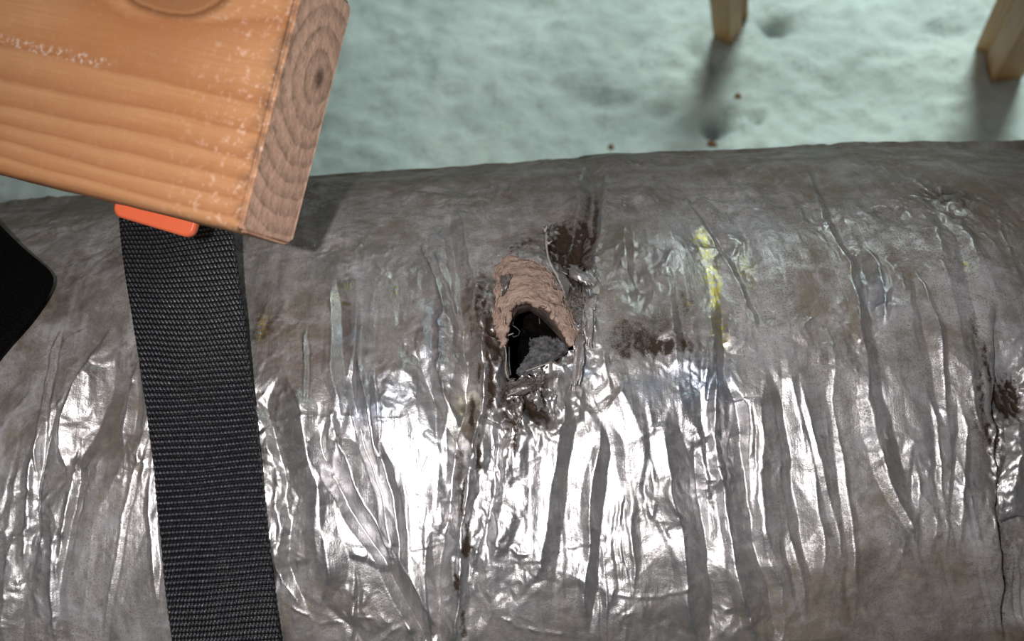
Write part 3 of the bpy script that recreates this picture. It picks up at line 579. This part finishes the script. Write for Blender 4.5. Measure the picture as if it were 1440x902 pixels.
# ------------------------------------------------------------------ timber beam
PB = at_depth(337, 326, 0.290)
e_img = Vector((0.970, 0.243))
L0 = rt*e_img.x - up*e_img.y; H0 = (up*0.970 + rt*0.243)
tw = math.radians(13.5)
Lv = (L0*math.cos(tw) - fw*math.sin(tw)).normalized(); Nv = (fw*math.cos(tw)+L0*math.sin(tw)).normalized(); Hv = H0.normalized()
def wood(name, pith, light, dark, sp=0.006, endcol=(0.40, 0.22, 0.13), knot=None, det=True):
    t = NT(name); co = t.obj(); x = t.n('SeparateXYZ', {0: co})
    wob = t.noise(co, 14, 3, .5, mapscale=(.35, 1, 1)); w2 = t.noise(co, 120, 3, .6, mapscale=(.08, 1, 1))
    dy = t.math('SUBTRACT', x.outputs[1], pith[0]); dz = t.math('SUBTRACT', x.outputs[2], pith[1])
    dz = t.math('ADD', dz, t.math('MULTIPLY', x.outputs[0], 0.02))
    rad = t.math('SQRT', t.math('ADD', t.math('MULTIPLY', dy, dy), t.math('MULTIPLY', dz, dz)))
    rad = t.math('ADD', rad, t.math('MULTIPLY', t.math('SUBTRACT', wob, .5), .017))
    rad = t.math('ADD', rad, t.math('MULTIPLY', t.math('SUBTRACT', w2, .5), .0016))
    if knot:
        kv = t.n('VectorMath', {0: co, 1: knot}, operation='SUBTRACT').outputs[0]
        kv = t.n('VectorMath', {0: kv, 1: (0.55, 1, 1)}, operation='MULTIPLY').outputs[0]
        kd = t.n('VectorMath', {0: kv}, operation='LENGTH').outputs['Value']
        kd = t.math('ADD', kd, t.math('MULTIPLY', t.math('SUBTRACT', t.noise(co, 60, 3, .5), .5), .003))
        rad = t.math('ADD', rad, t.math('MULTIPLY', t.remap(kd, .009, .035, 1, 0), .006))
    fr = t.math('FRACT', t.math('MULTIPLY', t.math('POWER', rad, 1.25), 1/sp/.55))
    late = t.n('ValToRGB', {0: fr}); cr_ = late.color_ramp
    cr_.elements[0].color = (0, 0, 0, 1); cr_.elements[0].position = .25; cr_.elements[1].color = (1, 1, 1, 1); cr_.elements[1].position = .86
    e = cr_.elements.new(.97); e.color = (.15, .15, .15, 1)
    lt = t.math('MULTIPLY', late.outputs[0], t.remap(rad, .014, .03, .15, 1))
    c = t.mix(lt, light, dark)
    fib = t.noise(co, 900, 4, .6, mapscale=(.04, 1, 1)); c = t.mix(t.remap(fib, .3, .7, 0, .35), c, (light[0]*.62, light[1]*.5, light[2]*.42))
    blot = t.noise(co, 25, 4, .6, mapscale=(.5, 1, 1)); c = t.mix(t.remap(blot, .45, .75, 0, .5), c, (.52, .20, .055))
    if knot:
        c = t.mix(t.remap(kd, .0095, .012, .75, 0), c, (.30, .125, .05))
        c = t.mix(t.math('MULTIPLY', t.remap(kd, .0105, .0115, 0, 1), t.remap(kd, .0115, .014, 1, 0)), c, (.22, .09, .035))
    g = t.n('SeparateXYZ', {0: t.n('TexCoord').outputs['Normal']})
    endm = t.remap(g.outputs[0], .6, .95)
    n3 = t.noise(co, 240, 5, .7); ce = t.mix(t.math('MULTIPLY', late.outputs[0], .8), endcol, tuple(v*.50 for v in endcol))
    ce = t.mix(t.remap(n3, .4, .75, 0, .6), ce, tuple(min(v*1.35+.05, 1) for v in endcol))
    ce = t.mix(t.remap(rad, .0018, .0055, .85, 0), ce, (.06, .035, .025))
    c = t.mix(endm, c, ce)
    grime = t.math('MULTIPLY', t.remap(t.noise(co, 130, 5, .7), .42, .62), t.math('MULTIPLY', t.remap(x.outputs[0], -.007, -.001), t.remap(x.outputs[1], .007, .001)), clamp=True)
    c = t.mix(t.math('MULTIPLY', grime, .75), c, (.10, .07, .055))
    wear = t.math('MULTIPLY', t.remap(t.noise(co, 300, 6, .75), .54, .62), t.remap(x.outputs[0], -.035, -.004, .08, .75), clamp=True)
    c = t.mix(wear, c, tuple(min(1, v*1.05+.10) for v in endcol))
    scf = t.math('MULTIPLY', t.remap(t.noise(co, 500, 4, .7), .5, .6), t.remap(t.math('ABSOLUTE', t.math('ADD', x.outputs[2], t.math('ADD', -.044, t.math('MULTIPLY', x.outputs[0], .02)))), .0025, .0012), clamp=True)
    c = t.mix(t.math('MULTIPLY', scf, t.remap(x.outputs[0], -.06, -.068, 0, .7)), c, (.80, .62, .52))
    hb = t.math('ADD', t.math('MULTIPLY', late.outputs[0], -.25), t.math('ADD', t.math('MULTIPLY', fib, .25), t.math('MULTIPLY', t.math('MULTIPLY', n3, endm), 1.2)))
    rs = t.math('ADD', .52, t.math('MULTIPLY', fib, .1))
    return t.done(t.bsdf(c, rs, 0, t.bump(hb, .7, .0012), .4))
# local frame: x along the timber (0 at the sawn end), y away from the camera, z up the face
HB, TB = 0.092, 0.037
M_beam = wood('orange_pine', (.026, .060), (.62, .315, .150), (.46, .200, .085), .0062, (.74, .46, .33), knot=(-.047, .0, .0775))
def beam(name, Lx, Ty, Hz, mat, bev=.004, cuts=60, seed=1, rough=.0004):
    bm = bmesh.new(); bmesh.ops.create_cube(bm, size=1)
    for v in bm.verts: v.co = Vector(((v.co.x-.5)*Lx, (v.co.y+.5)*Ty, (v.co.z+.5)*Hz))
    bmesh.ops.bevel(bm, geom=[e for e in bm.edges if abs((e.verts[0].co-e.verts[1].co).normalized().x) > .9], offset=bev, segments=4, affect='EDGES', profile=.5)
    bmesh.ops.bevel(bm, geom=[e for e in bm.edges if all(abs(v.co.x) < 1e-5 for v in e.verts)], offset=.0012, segments=2, affect='EDGES')
    for k in range(1, cuts):
        x = -Lx*(k/cuts)**1.8
        bmesh.ops.bisect_plane(bm, geom=bm.verts[:]+bm.edges[:]+bm.faces[:], plane_co=(x, 0, 0), plane_no=(1, 0, 0))
    rnd = random.Random(seed)
    for v in bm.verts:
        k = 1 if v.co.x > -.002 else .4
        v.co += Vector((rnd.uniform(-1, 1)*rough*.5, rnd.uniform(-1, 1)*rough*k*.5, rnd.uniform(-1, 1)*rough*k))
    me = bpy.data.meshes.new(name); bm.to_mesh(me); bm.free()
    for p in me.polygons: p.use_smooth = len(p.vertices) == 4 and p.area < 2e-4
    return link(name, me, mat)
bo = beam('timber_beam', .55, TB, HB, M_beam)
bo.matrix_world = Matrix(((Lv.x, Nv.x, Hv.x, PB.x), (Lv.y, Nv.y, Hv.y, PB.y), (Lv.z, Nv.z, Hv.z, PB.z), (0, 0, 0, 1)))
tag(bo, 'orange-brown sawn pine timber with end grain and a knot, above the black strap', 'timber')

# orange buckle edge tucked behind the timber, above the strap
def rbox(name, size, mat, rad, M):
    sx, sy, sz = size; bm = bmesh.new(); pts = []
    for cx, cz, a0 in ((1, 1, 0), (-1, 1, 90), (-1, -1, 180), (1, -1, 270)):
        for k in range(9):
            a = math.radians(a0+k*90/8); pts.append((cx*(sx/2-rad)+rad*math.cos(a), cz*(sz/2-rad)+rad*math.sin(a)))
    layers = []
    for y, ins in ((-.5, .0010), (-.42, .0004), (-.28, 0), (.28, 0), (.42, .0004), (.5, .0010)):
        kx, kz = 1-2*ins/sx, 1-2*ins/sz; layers.append([bm.verts.new((p[0]*kx, y*sy, p[1]*kz)) for p in pts])
    n = len(pts)
    for a, b in zip(layers[:-1], layers[1:]):
        for k in range(n): bm.faces.new((a[k], b[k], b[(k+1) % n], a[(k+1) % n]))
    bm.faces.new(layers[0]); bm.faces.new(layers[-1][::-1])
    bmesh.ops.recalc_face_normals(bm, faces=bm.faces[:])
    me = bpy.data.meshes.new(name); bm.to_mesh(me); bm.free()
    for p in me.polygons: p.use_smooth = len(p.vertices) == 4
    o = link(name, me, mat); o.matrix_world = M; return o
pc = at_depth(224, 293, 0.343)
ax = (L0*math.cos(math.radians(2.5))-H0*math.sin(math.radians(2.5))).normalized(); az = ax.cross(fw).normalized()*-1
if az.dot(up) < 0: az = -az
ay = az.cross(ax)
Mx = Matrix(((ax.x, ay.x, az.x, pc.x), (ax.y, ay.y, az.y, pc.y), (ax.z, ay.z, az.z, pc.z), (0, 0, 0, 1)))
tb = NT('orange_plastic'); M_or = tb.done(tb.bsdf((0.88, 0.17, 0.07), .35, 0, None, .5))
tag(rbox('orange_buckle', (.0325, .005, .0155), M_or, .0036, Mx), 'glossy orange plastic buckle edge between the timber and the black strap', 'buckle')

# ------------------------------------------------------------------ black fabric pad at the left edge
def pad():
    c = [(-330, 40), (92, 400), (-230, 830), (-420, 700)]; out = []
    P = [Vector(p) for p in [(-380, -10), (-60, 258), (0, 316), (28, 345), (52, 365), (68, 378), (76, 390), (74, 404), (66, 420), (44, 452), (0, 500), (-100, 640), (-200, 780), (-380, 800)]]
    pts = []
    for i, p in enumerate(P[:-1]):
        for k in range(6): pts.append(p.lerp(P[i+1], k/6))
    for _ in range(5): pts = [pts[0]]+[(pts[i-1]+2*pts[i]+pts[i+1])/4 for i in range(1, len(pts)-1)]+[pts[-1]]
    ctr = Vector((-230, 400)); rowsP = []
    for k, hh in ((0, .0075), (.3, .0075), (.6, .0075), (.85, .0075), (.95, .0072), (.985, .0062), (1.0, .0045), (1.0, .002), (.99, .0008)):
        rowsP.append([hit(*(ctr.lerp(p, k)), hh) for p in pts])
    return rowsP
def fabric():
    t = NT('black_felt'); co = t.obj(); n = t.noise(co, 1400, 3, .7)
    c = t.mix(t.remap(n, .5, .8), (.003, .003, .003), (.016, .016, .016))
    return t.done(t.bsdf(c, .95, 0, t.bump(n, .8, .0004), .05))
po = grid_obj('fabric_pad', pad(), fabric())
tag(po, 'black fabric pad with a rounded corner lying on the duct at the left edge', 'pad')

# ------------------------------------------------------------------ timber webs standing in the insulation
M_web_t = wood('amber_timber', (.02, .05), (.50, .30, .12), (.36, .17, .06), .006, (.3, .18, .1))
M_web_d = wood('dark_amber_timber', (.02, .05), (.40, .20, .07), (.28, .12, .04), .006, (.2, .1, .05))
def web(px, py, tx, ty, wy, wz, spin, mat, label, seed):
    a = at_z(px, py, FZ-.01); b = at_z(tx, ty, .28)
    x = (a-b).normalized(); a = a+x*.06
    f = (CAM-a).normalized(); y = (f-x*f.dot(x)).normalized(); z = x.cross(y)
    y2 = y*math.cos(spin)+z*math.sin(spin); z2 = x.cross(y2)
    o = beam('truss_web', (a-b).length+.3, wy, wz, mat, .0015, 12, seed, .0005)
    c = a - y2*wy/2 - z2*wz/2
    o.matrix_world = Matrix(((x.x, y2.x, z2.x, c.x), (x.y, y2.y, z2.y, c.y), (x.z, y2.z, z2.z, c.z), (0, 0, 0, 1)))
    tag(o, label, 'timber', 'truss timbers standing in the insulation')
web(1023, 50, 1010, -330, .026, .026, math.radians(35), M_web_t, 'amber square timber post beyond the duct, front one of the centre pair', 3)
web(1045, 22, 1036, -330, .018, .012, math.radians(0), M_web_d, 'dark thin timber post tucked behind the right side of the centre post', 4)
web(1388, 72, 1600, -350, .020, .024, math.radians(20), M_web_t, 'thin amber slanting timber at right, left-hand and farther one of the slanting pair', 5)
web(1408, 100, 1660, -300, .036, .034, math.radians(-35), M_web_d, 'thick brown slanting timber at the right edge, nearer one of the slanting pair', 6)

# small debris on the insulation
M_chip = simple('brown_chip', (.22, .11, .04), (.42, .24, .1), 90)
for (px, py, dx, dy, lab) in [(1033, 137, 9, 1, 'small brown wood chip on the pale insulation right of the dark pit'), (994, 204, 14, 2, 'small orange-brown wood chip just behind the duct edge, near the middle'), (855, 209, 8, 0, 'small dark chip behind the duct edge, left of the other chips')]:
    p = at_z(px, py, FZ+.014); q = at_z(px+dx, py+dy, FZ+.018)
    bm = bmesh.new(); d = q-p; n = 7
    V_ = []
    for i in range(n):
        f = i/(n-1); wdt = .0045*math.sin(math.pi*(.12+.8*f))
        for sgn, zz in ((-1, 0), (1, .0005), (.6, .003), (-.5, .0025)): V_.append(bm.verts.new(p+d*f+Vector((0, sgn*wdt, zz+.002*math.sin(3*f)))))
    for i in range(n-1):
        for k in range(4): bm.faces.new((V_[i*4+k], V_[i*4+(k+1) % 4], V_[i*4+4+(k+1) % 4], V_[i*4+4+k]))
    bm.faces.new(V_[:4][::-1]); bm.faces.new(V_[-4:])
    me = bpy.data.meshes.new('wood_chip'); bm.to_mesh(me); bm.free()
    tag(link('wood_chip', me, M_chip), lab, 'debris', 'wood chips on the insulation')
